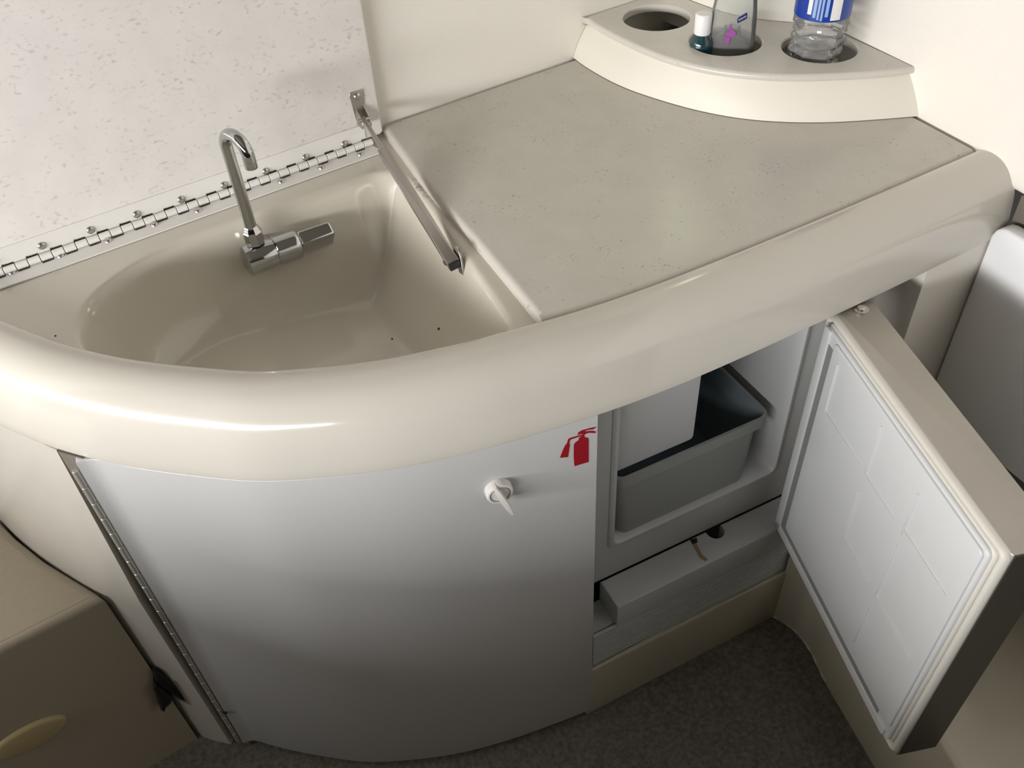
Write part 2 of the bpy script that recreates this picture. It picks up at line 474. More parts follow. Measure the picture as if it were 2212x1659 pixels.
# bulkhead between the cupboard and the fridge bay, right post and right face
solid('bay_side_left', fplate(-.012, .018, .0, .40, 0, ZS + .01), 'fridge', cab)
solid('bay_side_right', plate([(.8268, .4320), (.838, .4315), (.850, .80), (.838, .80)], 0, ZS - .0003, .0), 'gel_panel', cab)
solid('face_panel', plate([(.8265, .4305), (.9435, .4250), (.945, .440), (.8285, .446)], 0, ZS - .0003, .0008), 'gel_panel', cab)
solid('gap_strip', plate([(.930, .4425), (.962, .4405), (.963, .450), (.932, .452)], 0.2, ZS - .0003, 0), 'dark', cab)
solid('bay_back', fplate(.0, .41, .42, .42, 0, ZS), 'dark', cab)

# ------------------------------------------------------------------ moulded rim
def rim_mesh():
    prof = [(0.0, -.034), (0.0, -.0030), (.0008, -.0008), (.0025, .0005), (.008, .0022), (.016, .0034), (.024, .0031), (.031, .0016), (.0375, -.0010), (.0435, -.0050),
            (.0485, -.0098), (.0525, -.0147), (.0557, -.0200), (.0583, -.0258), (.0602, -.0320), (.0617, -.0390), (.0630, -.0475), (.0645, -.0585), (.0658, -.0700),
            (.0668, -.0800), (.0664, -.0818), (.0650, -.0822), (.045, -.0822), (.045, -.034)]
    rings = []
    for p, n in zip(RIM, RIMN):
        rings.append([(p[0] + n[0] * d, p[1] + n[1] * d, ZC + z) for d, z in prof])
    return loft(rings, True, True, True)
tag(solid('counter_rim', rim_mesh(), 'gel', None, 50), 'glossy cream rounded counter rim curving along the front of the galley', 'counter rim')

# ------------------------------------------------------------------ sink
SLAB_L = resample([(.432, 1.004), (.4245, .960), (.4035, .834), (.386, .684), (.3665, .5455)], 40, 2)
def seg_dist(P, poly):
    d = np.full(len(P), 9.0)
    for i in range(len(poly)):
        a = poly[i - 1]; b = poly[i]; ab = b - a
        t = np.clip(((P - a) @ ab) / (ab @ ab + 1e-12), 0, 1)
        d = np.minimum(d, np.linalg.norm(P - (a + t[:, None] * ab), axis=1))
    return d
def inside(P, poly):
    c = np.zeros(len(P), bool)
    for i in range(len(poly)):
        a = poly[i - 1]; b = poly[i]
        cond = (a[1] > P[:, 1]) != (b[1] > P[:, 1])
        xi = (b[0] - a[0]) * (P[:, 1] - a[1]) / (b[1] - a[1] + 1e-12) + a[0]
        c ^= cond & (P[:, 0] < xi)
    return c
BASIN_DEPTH = .112
def sink_mesh():
    fr = rim_off(-.007)
    sel = (fr[:, 0] > -.004) & (fr[:, 0] < .316)
    front = [tuple(p) for p in fr[sel]]
    right = [(.334, .5625), (.3455, .568), (.351, .580), (.3605, .630), (.3745, .705), (.3875, .775), (.399, .852)]
    back = [(.4005, .884), (.394, .905), (.376, .918), (.34, .921), (.28, .923), (.20, .926), (.13, .926), (.085, .919)]
    left = [(.050, .905), (.024, .889), (.004, .868), (-.009, .842), (-.014, .815), (-.012, .795)]
    out = np.array(front + right + back + left)
    out = np.array(resample(list(map(tuple, out)) + [tuple(out[0])], 220, 3))[:-1]
    x = np.arange(-.14, .452, .003); y = np.arange(.50, 1.006, .003)
    X, Y = np.meshgrid(x, y, indexing='ij'); P = np.stack([X.ravel(), Y.ravel()], 1)
    ins = inside(P, out); d = seg_dist(P, out) * np.where(ins, 1, -1)
    wall = .058 + .045 * np.clip((P[:, 0] - .14) / .2, 0, 1)
    dd = np.maximum(d + .003, 0); rr = .010
    de = np.where(dd < rr, dd * dd / (2 * rr), dd - rr / 2)      # small radius at the lip
    t = np.clip(de / wall, 0, 1)
    dep = BASIN_DEPTH * (1 - (1 - t) ** 2.1)
    # floor falls gently to the right front, where the drain is
    dep = dep + .010 * np.clip((P[:, 0] - .05) / .3, 0, 1) * t
    Z = ZF - dep
    ry = np.interp(P[:, 0], RIM[:, 0], RIM[:, 1])
    keepp = np.concatenate([rim_off(.004), [(.50, .49)], [(.46, 1.01), (-.16, 1.01)]])
    keepp = rim_off(.004); keepp = keepp[keepp[:, 0] < .455]
    keepp = np.concatenate([keepp, [(.455, 1.006), (-.13, 1.006)]])
    ok = inside(P, keepp).reshape(X.shape)
    idx = -np.ones(X.shape, int); v = []; f = []
    nx, ny = X.shape
    use = np.zeros_like(ok)
    for i in range(nx - 1):
        for j in range(ny - 1):
            if ok[i, j] and ok[i + 1, j] and ok[i, j + 1] and ok[i + 1, j + 1]:
                use[i:i + 2, j:j + 2] = True
    ii = np.argwhere(use); Zr = Z.reshape(X.shape)
    for k, (i, j) in enumerate(ii): idx[i, j] = k; v.append((X[i, j], Y[i, j], Zr[i, j]))
    for i in range(nx - 1):
        for j in range(ny - 1):
            q = (idx[i, j], idx[i + 1, j], idx[i + 1, j + 1], idx[i, j + 1])
            if min(q) >= 0 and ok[i, j] and ok[i + 1, j] and ok[i, j + 1] and ok[i + 1, j + 1]: f.append(q)
    return v, f
sink = thing('sink', (.16, .78, ZF - .13), 'deep cream moulded sink with rounded left end, open under the raised lid', 'sink')
solid('basin', sink_mesh(), 'gel_sink', sink, 60)
# small dark spots stuck to the basin floor
_bv = np.array([v.co for v in sink.children[0].data.vertices]) + np.array(origin_of(sink))
for px, py, r_ in ((948, 710, .0016), (847, 732, .0010), (120, 726, .0010)):
    best = None
    for z in np.linspace(ZF, ZF - .13, 260):
        p = at_z(px, py, z); k = np.argmin((_bv[:, 0] - p[0]) ** 2 + (_bv[:, 1] - p[1]) ** 2)
        if best is None or abs(_bv[k, 2] - z) < best[0]: best = (abs(_bv[k, 2] - z), p)
    p = best[1]
    solid('spot', xf(lathe([(r_, -.001), (r_, .0006), (r_ * .6, .0010)], 10), Matrix.Translation(Vector(p))), 'black', sink)

# ------------------------------------------------------------------ worktop slab
front = [tuple(p) for p in rim_off(-.0012) if .3675 < p[0] < .958]
right = [(wall_x(y) - .002, y) for y in (.492, .60, .75, .9, 1.004)]
outline = front + right + [tuple(p) for p in SLAB_L]
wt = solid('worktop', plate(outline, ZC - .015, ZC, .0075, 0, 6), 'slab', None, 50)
tag(wt, 'speckled beige laminate worktop with a bullnose edge beside the sink', 'worktop')

# ------------------------------------------------------------------ corner shelf with three bottle holes
sfront = [at_z(*p, ZT - .010)[:2] for p in ((1262, 50), (1300, 76), (1400, 125), (1500, 157), (1600, 173), (1700, 179), (1800, 177), (1900, 171), (1976, 161))]
sfront = resample(sfront, 60, 3)
sbase = resample([at_z(*p, ZC)[:2] for p in ((1238, 125), (1264, 145), (1330, 182), (1400, 209), (1500, 238), (1600, 257), (1700, 265), (1800, 265), (1900, 259), (1985, 252))], 60, 3)
shelf = thing('bottle_shelf', (float(np.mean(sbase[:, 0])) + .06, float(np.mean(sbase[:, 1])) + .05, ZC), 'raised cream corner shelf with three round bottle holes', 'shelf')
HOLES = []
for l, r in (((1344.4, 38), (1492.2, 36.5)), ((1488, 86), (1648, 90)), ((1687, 98.8), (1854.7, 105.4))):
    a = at_z(*l, ZT); b = at_z(*r, ZT); HOLES.append(((a + b) / 2, np.linalg.norm(a - b) / 2 * .985))
def shelf_top():
    import bmesh
    back = [(wall_x(.735) - .002, .735)] + [tuple(p) for p in CORNER[::-1] if p[1] > .735 and p[0] < wall_x(p[1]) - .004] 
    outline = [tuple(p) for p in sfront] + back + [(sfront[0][0], YB - .002)]
    o = ccw(outline)
    seg = 5; r = .0045; rings = []
    def ring(d, z): q = inset(o, d) if d else o; rings.append([(x, y, z) for x, y in q])
    for k in range(seg + 1):
        a = math.pi / 2 * k / seg; ring(r * (1 - math.sin(a)), ZT - .010 + r * (1 - math.cos(a)))
    for k in range(seg + 1):
        a = math.pi / 2 * k / seg; ring(r * (1 - math.cos(a)), ZT - r * (1 - math.sin(a)))
    v, f = loft(rings, True, False, False)
    bm = bmesh.new()
    bv = [bm.verts.new(p) for p in v]
    for q in f: bm.faces.new([bv[i] for i in q])
    n = len(o)
    for z, lo in ((ZT - .010, 0), (ZT, len(v) - n)):
        edges = []
        loop = bv[lo:lo + n]
        for i in range(n):
            e = bm.edges.get((loop[i - 1], loop[i])) or bm.edges.new((loop[i - 1], loop[i])); edges.append(e)
        for c, rad in HOLES:
            rr = rad + (.0015 if z == ZT else 0)
            hv = [bm.verts.new((x, y, z)) for x, y in circle(c[:2], rr, 40)]
            for i in range(40): edges.append(bm.edges.new((hv[i - 1], hv[i])))
        bmesh.ops.triangle_fill(bm, edges=edges, use_beauty=True, use_dissolve=False)
    bm.verts.ensure_lookup_table()
    # walls of the holes
    for c, rad in HOLES:
        prev = None
        rows = []
        for rr, z in ((rad + .0015, ZT), (rad, ZT - .0015), (rad, ZT - .010)):
            rows.append([bm.verts.new((x, y, z)) for x, y in circle(c[:2], rr, 40)])
        for a, b in zip(rows[:-1], rows[1:]):
            for i in range(40): bm.faces.new((a[i - 1], a[i], b[i], b[i - 1]))
    v = [tuple(q.co) for q in bm.verts]; bm.verts.index_update(); f = [tuple(q.index for q in g.verts) for g in bm.faces]; bm.free()
    return v, f
solid('shelf_top', shelf_top(), 'shelf', shelf, 40)
def riser():
    top = sfront + normals2(sfront) * -.006
    base = sbase
    rings = []
    for t in np.linspace(0, 1, 6):
        c = base * (1 - t) + top * t; bulge = math.sin(t * math.pi) * .002
        nn = normals2(c); o = c + nn * bulge; i = c - nn * .008
        z = ZC + .0008 + (ZT - .0108 - ZC) * t
        rings.append([(x, y, z) for x, y in o] + [(x, y, z) for x, y in i[::-1]])
    return loft(rings, True, True, True)
solid('riser', riser(), 'riser', shelf, 50)

# ------------------------------------------------------------------ raised lid and its piano hinge
LX1 = .4265; LY = .9885; LTH = .0125
def lid_outline():
    pts = [(-.112, .724), (LX1 - .004, .724), (LX1, .728)]
    for t in np.linspace(1, 0, 30):
        x = -.095 + (LX1 + .095) * t
        pts.append((x if t < 1 else LX1, .726 + (LY - .004) - rim_y(min(x, .42)) - .006))
    return pts
lid = thing('hinged_cover', (.16, LY + .006, .722), 'speckled pale sink lid standing raised against the back wall', 'cover')
mlid = frame((0, LY + LTH, 0), (1, 0, 0), (0, 0, 1))           # local z points to -y
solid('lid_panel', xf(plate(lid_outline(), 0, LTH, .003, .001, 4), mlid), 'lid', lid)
HX0, HX1 = -.105, .400; PITCH = .0131
KY, KZ, KR = .9815, .7225, .0042
def leaf_upper():
    v = []; z_hi = KZ + .0235
    pts = [(HX1, z_hi), (HX0, z_hi)]
    x = HX0; k = 0
    while x < HX1 - .001:
        zz = KZ + (.0005 if k % 2 else KR + .0009)
        pts += [(x + .0003, zz), (min(x + PITCH, HX1) - .0003, zz)]
        x += PITCH; k += 1
    return xf(plate(pts, 0, .0016, 0, 0), frame((0, LY - .0002, 0), (1, 0, 0), (0, 0, 1)))
hinge = solid('piano_hinge', leaf_upper(), 'hinge', lid, 30, 'white painted piano hinge along the foot of the lid')
def leaf_lower():
    pts = [(HX0, .9565), (HX1 + .008, .9565)]
    x = HX1; n = int(round((HX1 - HX0) / PITCH)); 
    xs = [HX0 + i * PITCH for i in range(n)]
    for i in reversed(range(n)):
        yy = KY - (.0005 if i % 2 == 0 else KR + .0009)
        pts += [(min(xs[i] + PITCH, HX1 + .004) - .0003, yy), (xs[i] + .0003, yy)]
    return plate(pts, ZF + .0006, ZF + .0022, 0, 0)
solid('lower_leaf', leaf_lower(), 'hinge', hinge, 30)
kn = make_mesh('knuckle', *xf(lathe([(KR - .0005, 0), (KR, .0005), (KR, PITCH - .0013), (KR - .0005, PITCH - .0008)], 14), frame((0, 0, 0), (0, 1, 0), (0, 0, 1))), 'hinge')
nk = int(round((HX1 - HX0) / PITCH))
for i in range(nk):
    instance('knuckle', kn, (HX0 + i * PITCH + .0004, KY, KZ), None, hinge)
def screw_mesh(r=.0047, h=.0030):
    b = MB(); n = 20
    prof = [(r, 0), (r * .96, h * .4), (r * .8, h * .75), (r * .5, h * .95), (r * .18, h)]
    b.add(*lathe(prof, n))
    return b.v, b.f
scr = make_mesh('screw', *screw_mesh(), 'screw')
scr.materials.append(M['black'])
def add_slots(me):
    import bmesh
    bm = bmesh.new(); bm.from_mesh(me)
    for w, l in ((.0005, .0026), (.0026, .0005)):
        vs_ = [bm.verts.new((sx * w, sy * l, .00305 if abs(sx * w) + abs(sy * l) < .0012 else .00285)) for sx, sy in ((-1, -1), (1, -1), (1, 1), (-1, 1))]
        f = bm.faces.new(vs_); f.material_index = 1
    bm.to_mesh(me); bm.free()
add_slots(scr)
for px, py in ((90, 531), (195, 497), (295, 463), (391, 431), (484, 400), (574, 370), (660, 340), (744, 311), (-15, 566)):
    p = at_y(px, py, LY - .002)
    instance('screw', scr, (p[0], LY - .0016, p[2]), (math.pi / 2, 0, 0), hinge)
for px, py in ((25, 587), (130, 551), (233, 519), (333, 484), (427, 454), (518, 422), (607, 391), (694, 361), (778, 332)):
    p = at_z(px, py, ZF + .003)
    instance('screw', scr, (p[0], p[1], ZF + .0022), None, hinge)

# ------------------------------------------------------------------ lid support stay
stay = thing('lid_stay', (.385, .80, .70), 'stainless steel telescopic stay between raised lid and sink side', 'lid stay')
A_top = at_y(786, 258, LY - .014); B_bot = at_plane(975, 562, (.3575, 0, 0), (1, 0, 0)); 
A_top = np.array(A_top); dirv = B_bot - A_top; Lst = np.linalg.norm(dirv); dirv /= Lst
# bracket on the lid: tapered plate with two bent ears
c = at_y(771, 212, LY)
def lid_bracket():
    b = MB(); m = frame((c[0], LY, c[2]), (1, 0, 0), (0, 0, 1))
    pl = [(-.010, .006), (-.008, .010), (.008, .010), (.010, .006), (.006, -.034), (-.006, -.034)]
    b.add(*xf(plate(pl, 0, .0016, .0005), m))
    for sx, x in ((-1, -.0065), (1, .0050)):
        ear = [(-.034, 0), (-.034, .016), (-.028, .019), (-.020, .014), (-.008, 0)]
        b.add(*xf(plate(ear, 0, .0015, .0003), frame((c[0] + x, LY, c[2]), (0, 0, 1), (0, -1, 0))))
    return b.v, b.f
solid('lid_bracket', lid_bracket(), 'steel', stay)
instance('screw', scr, (c[0], LY - .0016, c[2] + .003), (math.pi / 2, 0, 0), stay)
solid('pivot_pin', tube([A_top - [.009, 0, 0], A_top + [.009, 0, 0]], .0022, 12), 'screw', stay)
up = Vector((1, 0, 0))
m_t = frame(A_top, dirv, (1, 0, .25))
t0 = .070
solid('rod', xf(box(-.004, -.0028, -.0028, t0 + .02, .0028, .0028, .0012), m_t), 'steel', stay)
solid('tube', xf(box(t0, -.0068, -.0058, Lst + .008, .0068, .0058, .0009), m_t), 'steel', stay, 30)
solid('end_cap', xf(box(Lst + .0078, -.0062, -.0052, Lst + .0105, .0062, .0052, .0008), m_t), 'black', stay)
# bracket on the sink wall
bb = at_plane(1004, 606, (.3640, 0, 0), (1, 0, 0))
def low_bracket():
    b = MB()
    p0 = np.array(at_plane(990, 548, (.3665, 0, 0), (1, 0, 0))); p1 = np.array(bb)
    ax = p1 - p0; L = np.linalg.norm(ax)
    m = frame(p0, ax, (1, 0, .9)); 
    m = frame(p0, ax, Vector(ax).cross(Vector((1, .1, .35))))
    pl = []
    for k in range(9):
        a = math.radians(90 + 180 * k / 8); pl.append((.009 * math.cos(a), .009 * math.sin(a)))
    for k in range(9):
        a = math.radians(-90 + 180 * k / 8); pl.append((L + .0045 * math.cos(a), .0045 * math.sin(a)))
    b.add(*xf(plate(pl, 0, .0022, .0006), m))
    return b.v, b.f, p1
lb = low_bracket()
solid('sink_bracket', lb[:2], 'steel', stay)
solid('pivot_pin', tube([B_bot - np.array([.0085, 0, 0]), B_bot + np.array([.012, 0.002, 0.001])], .0035, 14), 'screw', stay)
solid('bracket_screw', tube([lb[2], lb[2] - np.array([.0035, 0, -.001])], [.0034, .0022], 14), 'screw', stay)

# ------------------------------------------------------------------ faucet
FY = .893
pb = at_y(545, 500, FY); pt = at_y(472, 318, FY)
bl = at_y(541, 562, FY - .004); br = at_y(640, 532, FY - .004); hr = at_y(707, 506, FY - .004)
fau = thing('faucet', (float(pb[0]), FY, float(pb[2]) - .045), 'chrome folding faucet with gooseneck spout on the back of the sink', 'faucet')
FX = float(pb[0])
zb = float(pb[2]); ztop = float(at_y(478, 296, FY - .014)[2])
rb = .0185
arc = [(FX, FY, zb - .004)]
arc += [(FX, FY, z) for z in np.linspace(zb + .02, ztop - rb, 8)]
sd = Vector((.30, -.954))                                       # the spout points this way in plan
for k in range(1, 15):
    a = math.pi * k / 14 * 1.0
    off = rb * (1 - math.cos(a)); arc.append((FX + sd[0] * off, FY + sd[1] * off, ztop - rb + rb * math.sin(a)))
arc.append((FX + sd[0] * 2 * rb, FY + sd[1] * 2 * rb, ztop - rb - .014))
solid('spout', tube(arc, .0068, 18), 'chrome', fau, 50)
solid('collar', xf(lathe([(.0100, -.012), (.0112, -.011), (.0112, .004), (.0098, .006), (.0086, .010), (.0072, .012)], 8), Matrix.Translation((FX, FY, zb - .004))), 'chrome', fau, 30)
zc_b = float((bl[2] + br[2]) / 2)
ax0 = np.array([FX - .0185, FY - .001, zc_b + .001])
mb = frame(ax0, (0, 0, 1), (0, -1, 0)); 
def axis_lathe(prof, origin, direction, n=26):
    d = Vector(direction).normalized(); u = d.orthogonal().normalized()
    m = frame(origin, u, d.cross(u)); return xf(lathe(prof, n), m)
bd = (1, -.02, -.03)
solid('body', axis_lathe([(.0150, 0), (.0180, .0015), (.0188, .004), (.0180, .030), (.0172, .036)], ax0, bd), 'chrome', fau, 40)
solid('body_sleeve', axis_lathe([(.0165, .036), (.0182, .0375), (.0186, .060), (.0186, .064), (.0172, .066)], ax0, bd), 'chrome', fau, 40)
ho = ax0 + np.array(bd) * .066
mh = frame(ho, bd, (0, -.55, .83))
solid('handle', xf(box(0, -.0135, -.0085, .044, .0165, .0100, .0030, .004), mh), 'chrome', fau, 35)
solid('mount_plate', axis_lathe([(.014, 0), (.0145, .02), (.014, .045)], np.array([FX + .012, FY + .001, zc_b]), (0, 1, -.1), 20), 'chrome', fau, 40)

# ------------------------------------------------------------------ cabinet door
DOFF = .0650; DTH = .014
DC = rim_off(DOFF)
dp0 = np.array([-.0665, .729]); dp1x = .3825
DCUR = resample([dp0] + [tuple(p) for p in DC if -.058 < p[0] < .378] + [(dp1x, float(np.interp(dp1x, DC[:, 0], DC[:, 1])))], 70, 2)
DN = normals2(DCUR)
door = thing('cabinet_door', (.14, .58, .016), 'large curved white cabinet door below the sink', 'cabinet door')
def door_mesh():
    rings = []
    inn = DCUR - DN * DTH
    rr = .0018
    poly = [tuple(p) for p in DCUR] + [tuple(p) for p in inn[::-1]]
    return plate(poly, .016, ZS - .0016, rr, rr, 3)
solid('door_panel', door_mesh(), 'white', door, 40)
# hinge strip: two leaves and a row of knuckles
h0 = np.array([-.0835, .7515]); h1 = np.array([-.0668, .7285]); hd = (h1 - h0) / np.linalg.norm(h1 - h0); hn = np.array([hd[1], -hd[0]])
hn = hn if hn[1] < 0 else -hn
mh2 = frame((h0[0], h0[1], 0), (hd[0], hd[1], 0), (hn[0], hn[1], 0))
hs = solid('hinge_strip', xf(box(.0085, -.0062, .018, .0150, -.0045, ZS - .0012), mh2), 'hinge', door)
dkn = make_mesh('hinge_knuckle', *lathe([(.0028, 0), (.0034, .0006), (.0034, .0238), (.0028, .0244)], 10), 'hinge_grey')
z = .020; kp = h0 + hd * .0195 + hn * -.001
while z < ZS - .0246:
    instance('hinge_knuckle', dkn, (kp[0], kp[1], z), None, hs); z += .0254
solid('edge_trim', xf(box(.0150, -.0062, .018, .0172, -.003, ZS - .0012), mh2), 'hinge_grey', hs)
solid('pivot_screw', xf(lathe([(.0035, 0), (.003, .002), (.001, .003)], 12), frame((h1[0] - hn[0] * -.001, h1[1] + hn[1] * .001, .115), (0, 0, 1), (hd[0], hd[1], 0))), 'black', door)

def door_pt(px, py, lift=0.0):
    """where a photo ray meets the curved door front"""
    r = ray(px, py)
    best = None
    for i in range(len(DCUR) - 1):
        a = DCUR[i]; b = DCUR[i + 1]; e = b - a
        n = np.array([e[1], -e[0], 0]); n /= np.linalg.norm(n)
        p = at_plane(px, py, (a[0], a[1], 0), n)
        s = ((p[:2] - a) @ e) / (e @ e)
        if -.02 <= s <= 1.02: best = p + n * lift; nn = n; break
    if best is None:
        best = p + n * lift; nn = n
    return best, nn
# turn latch
kp_, kn_ = door_pt(1075, 1054)
mk = frame(kp_, (kn_[1] * -1, kn_[0], 0), (0, 0, 1))
if (mk.to_3x3() @ Vector((0, 0, 1))).dot(Vector(kn_)) < 0: mk = frame(kp_, (kn_[1], -kn_[0], 0), (0, 0, 1))
lt = solid('latch', xf(lathe([(.0142, 0), (.0142, .0075), (.0134, .0095), (.0116, .0102), (.0108, .0088), (.0005, .0088)], 32), mk), 'knob', door, 35)
solid('latch_ring', xf(loft([[(r * math.cos(2 * math.pi * k / 32), r * math.sin(2 * math.pi * k / 32), zz) for k in range(32)] for r, zz in ((.0106, .0087), (.0106, .0093), (.0100, .0093), (.0100, .0087))], True, wrap=True), mk), 'groove', lt)
def blade():
    rings = []
    for t, hw, z0, z1 in ((.0145, .0016, .005, .0130), (.010, .0028, .005, .0155), (.002, .0034, .005, .018), (-.007, .0034, .005, .0195), (-.014, .0028, .0090, .0205), (-.020, .0020, .0135, .0210), (-.0245, .0010, .0175, .0208)):
        rings.append([(-hw, t, z0), (hw, t, z0), (hw * .8, t, z1), (-hw * .8, t, z1)])
    return loft(rings, True, True, True)
solid('latch_blade', xf(blade(), mk @ Matrix.Rotation(math.radians(20), 4, 'Z')), 'knob', lt, 50)
# fire extinguisher pictogram (flat red vinyl)
def zp(x, y): return (900 + x / 4.424, 850 + y / 4.424)
BODY = [(1507, 692), (1500, 610), (1501, 490), (1514, 466), (1545, 446), (1550, 424), (1580, 401), (1588, 384), (1606, 384), (1598, 403), (1606, 417), (1634, 423), (1642, 440), (1642, 652)]
HOSE = [(1368, 612), (1400, 530), (1420, 490), (1434, 478), (1447, 434), (1462, 424), (1572, 392), (1580, 401), (1472, 437), (1463, 448), (1456, 476), (1463, 486), (1454, 545), (1445, 605)]
GRIP = [(1535, 392), (1544, 370), (1578, 350), (1650, 330), (1716, 316), (1690, 339), (1628, 347), (1606, 356), (1612, 362), (1640, 357), (1690, 355), (1713, 367), (1703, 377), (1650, 373), (1618, 381), (1604, 392), (1584, 386), (1560, 386)]
sym = None
for nm, pg in (('cylinder_print', BODY), ('hose_print', HOSE), ('grip_print', GRIP)):
    pts = []
    for q in pg:
        p, n = door_pt(*zp(*q), .0002); pts.append(p)
    vf = poly_extrude(pts, n * .0003)
    if sym is None: sym = solid('extinguisher_symbol', vf, 'red', door, 30, 'red fire extinguisher pictogram')
    else: solid(nm, vf, 'red', sym, 30)

# ------------------------------------------------------------------ fridge
FO = .052                                                    # face of the fridge stands back this far
fridge = thing('fridge', fp(.17, .2, .0), 'small white built-in fridge with its door swung open', 'fridge')
fridge.location.z = .128
OL, OR_, OB, OT = .0445, .312, .320, .638
SL, SR = .004, .372
def fridge_frame():
    b = MB()
    m = frame((T0[0], T0[1], 0), (TD[0], TD[1], 0), (TN[0], TN[1], 0))
    def bx(s0, o0, z0, s1, o1, z1): b.add(*xf(box(s0, o0, z0, s1, o1, z1, .002), m))
    bx(SL, FO, .2522, OL, .40, .644); bx(OR_, FO, .2522, SR, .40, .644)
    bx(OL - .002, FO, .2522, OR_ + .002, .40, OB); bx(OL - .002, .36, OB, OR_ + .002, .40, .644)
    return b.v, b.f
body = solid('body', fridge_frame(), 'fridge', fridge)
# stepped liner lip round the opening
def lip():
    m = frame((T0[0], T0[1], 0), (TD[0], 0 + TD[1], 0), (0, 0, 1))      # local: x along, y up, z = -TN
    def r(d, o): return [tuple((m @ Vector((x, y, -o)))) for x, y in rrect(OL + d, OB + d, OR_ - d, OT + .03, .012, 5)]
    rings = [r(-.004, FO - .0005), r(-.001, FO - .003), r(.0035, FO - .003), r(.0055, FO + .001), r(.006, FO + .012), r(.006, FO + .29)]
    return loft(rings, True, False, True)
solid('liner', lip(), 'fridge_in', fridge, 40)
def f_at(px, py, o): return at_plane(px, py, (*fp(0, o), 0), (TN[0], TN[1], 0))
def s_of(p): return float((np.array(p[:2]) - T0) @ TD)
# freezer flap hanging at the front left
oF = FO + .020
fl = [f_at(1326, 892, oF), f_at(1510, 828, oF), f_at(1497, 941, oF), f_at(1328, 1028, oF)]
sA = s_of(fl[3]); sB = s_of(fl[2]); zA = float(fl[3][2]); zB = float(fl[2][2])
mF = frame((T0[0], T0[1], 0), (TD[0], TD[1], 0), (0, 0, 1))
zA = (zA + zB) / 2
flap = solid('freezer_flap', xf(plate(rrect(sA, zA, sB + .001, .66, .006, 4), -oF - .008, -oF, .0015), mF), 'fridge_in', fridge)
# ledge box and grille below the compartment
ZL = .2515
def ledge():
    import bmesh
    m = frame((T0[0], T0[1], 0), (TD[0], TD[1], 0), (TN[0], TN[1], 0))
    s0, s1, o0, o1 = .030, .372, .005, FO - .0008
    # outline with a finger notch at the back edge
    hc = s_of(at_z(1548, 1150, ZL)); hr = .0125
    oc = float((at_z(1548, 1148, ZL)[:2] - T0) @ TN)
    pts = [(s0, o0), (s1, o0), (s1, o1)]
    pts.append((hc + hr, o1))
    for k in range(1, 12):
        a = math.pi * k / 12; pts.append((hc + hr * math.cos(a), oc + .002 - hr * math.sin(a)))
    pts += [(hc - hr, o1), (s0, o1)]
    return xf(plate(pts, .2065, ZL, .0022, 0, 3), m)
grille = solid('ledge', ledge(), 'fridge', fridge, 40)
solid('grille_panel', fplate(-.006, .0125, .372, FO, .129, .2063), 'fridge', fridge)
m_fin = make_mesh('grille_slat', *xf(plate(rrect(-.006, 0, .372, .0050, 0), 0, .0058, .0012, .0012, 2), frame((0, 0, 0), (TD[0], TD[1], 0), (TN[0], TN[1], 0))), 'fridge')
for i in range(10):
    p = fp(0, .0058, .1300 + i * .0076)
    instance('grille_slat', m_fin, p, None, fridge)
# drain slot with a brown run below it
a = at_z(1496, 1168, ZL); b_ = at_z(1524, 1210, ZL)
solid('drain_slot', plate([tuple(np.array(at_z(*q, ZL)[:2])) for q in ((1490, 1166), (1505, 1162), (1507, 1172), (1496, 1176))], ZL - .0005, ZL + .0004, 0), 'black', fridge)
solid('rust_run', plate([tuple(np.array(at_z(*q, ZL)[:2])) for q in ((1495, 1176), (1503, 1172), (1517, 1198), (1529, 1208), (1524, 1213), (1512, 1206))], ZL - .0005, ZL + .0003, 0), 'stain', fridge)

# the open door of the fridge
HB = np.array(at_plane(1668, 1131, (*fp(0, .018), 0), (TN[0], TN[1], 0)))
ZD0 = .2545; ZD1 = .642
HB = HB[:2]
FB = at_z(1924, 1637, ZD0 - .003)[:2]
du = FB - HB; DW = float(np.linalg.norm(du)); du /= DW
dn = np.array([-du[1], du[0]])                                 # towards the right = outer face
if dn[0] < 0: dn = -dn
fd = solid('fridge_door', xf(box(0, .006, 0, DW, .056, ZD1 - ZD0, .003, .004), frame((HB[0], HB[1], ZD0), (du[0], du[1], 0), (dn[0], dn[1], 0))), 'door_metal', fridge, 35)
md = frame((HB[0], HB[1], ZD0), (du[0], du[1], 0), (0, 0, 1))   # local x across, y up, z = du x up
zsgn = 1 if (md.to_3x3() @ Vector((0, 0, 1))).dot(Vector((dn[0], dn[1], 0))) < 0 else -1
HD = ZD1 - ZD0
def dl(poly, z0, z1, r=.001, rb=0):
    return xf(plate(poly, z0, z1, r, rb, 3), md) if zsgn > 0 else xf(xf(plate(poly, z0, z1, r, rb, 3), Matrix.Scale(-1, 4, (0, 0, 1))), md)
solid('edge_trim', dl(rrect(DW - .0005, .004, DW + .0012, HD - .001), -.052, -.008, 0), 'brown', fd)
solid('bottom_trim', dl(rrect(.004, -.0012, DW - .001, .0005), -.052, -.008, 0), 'brown', fd)
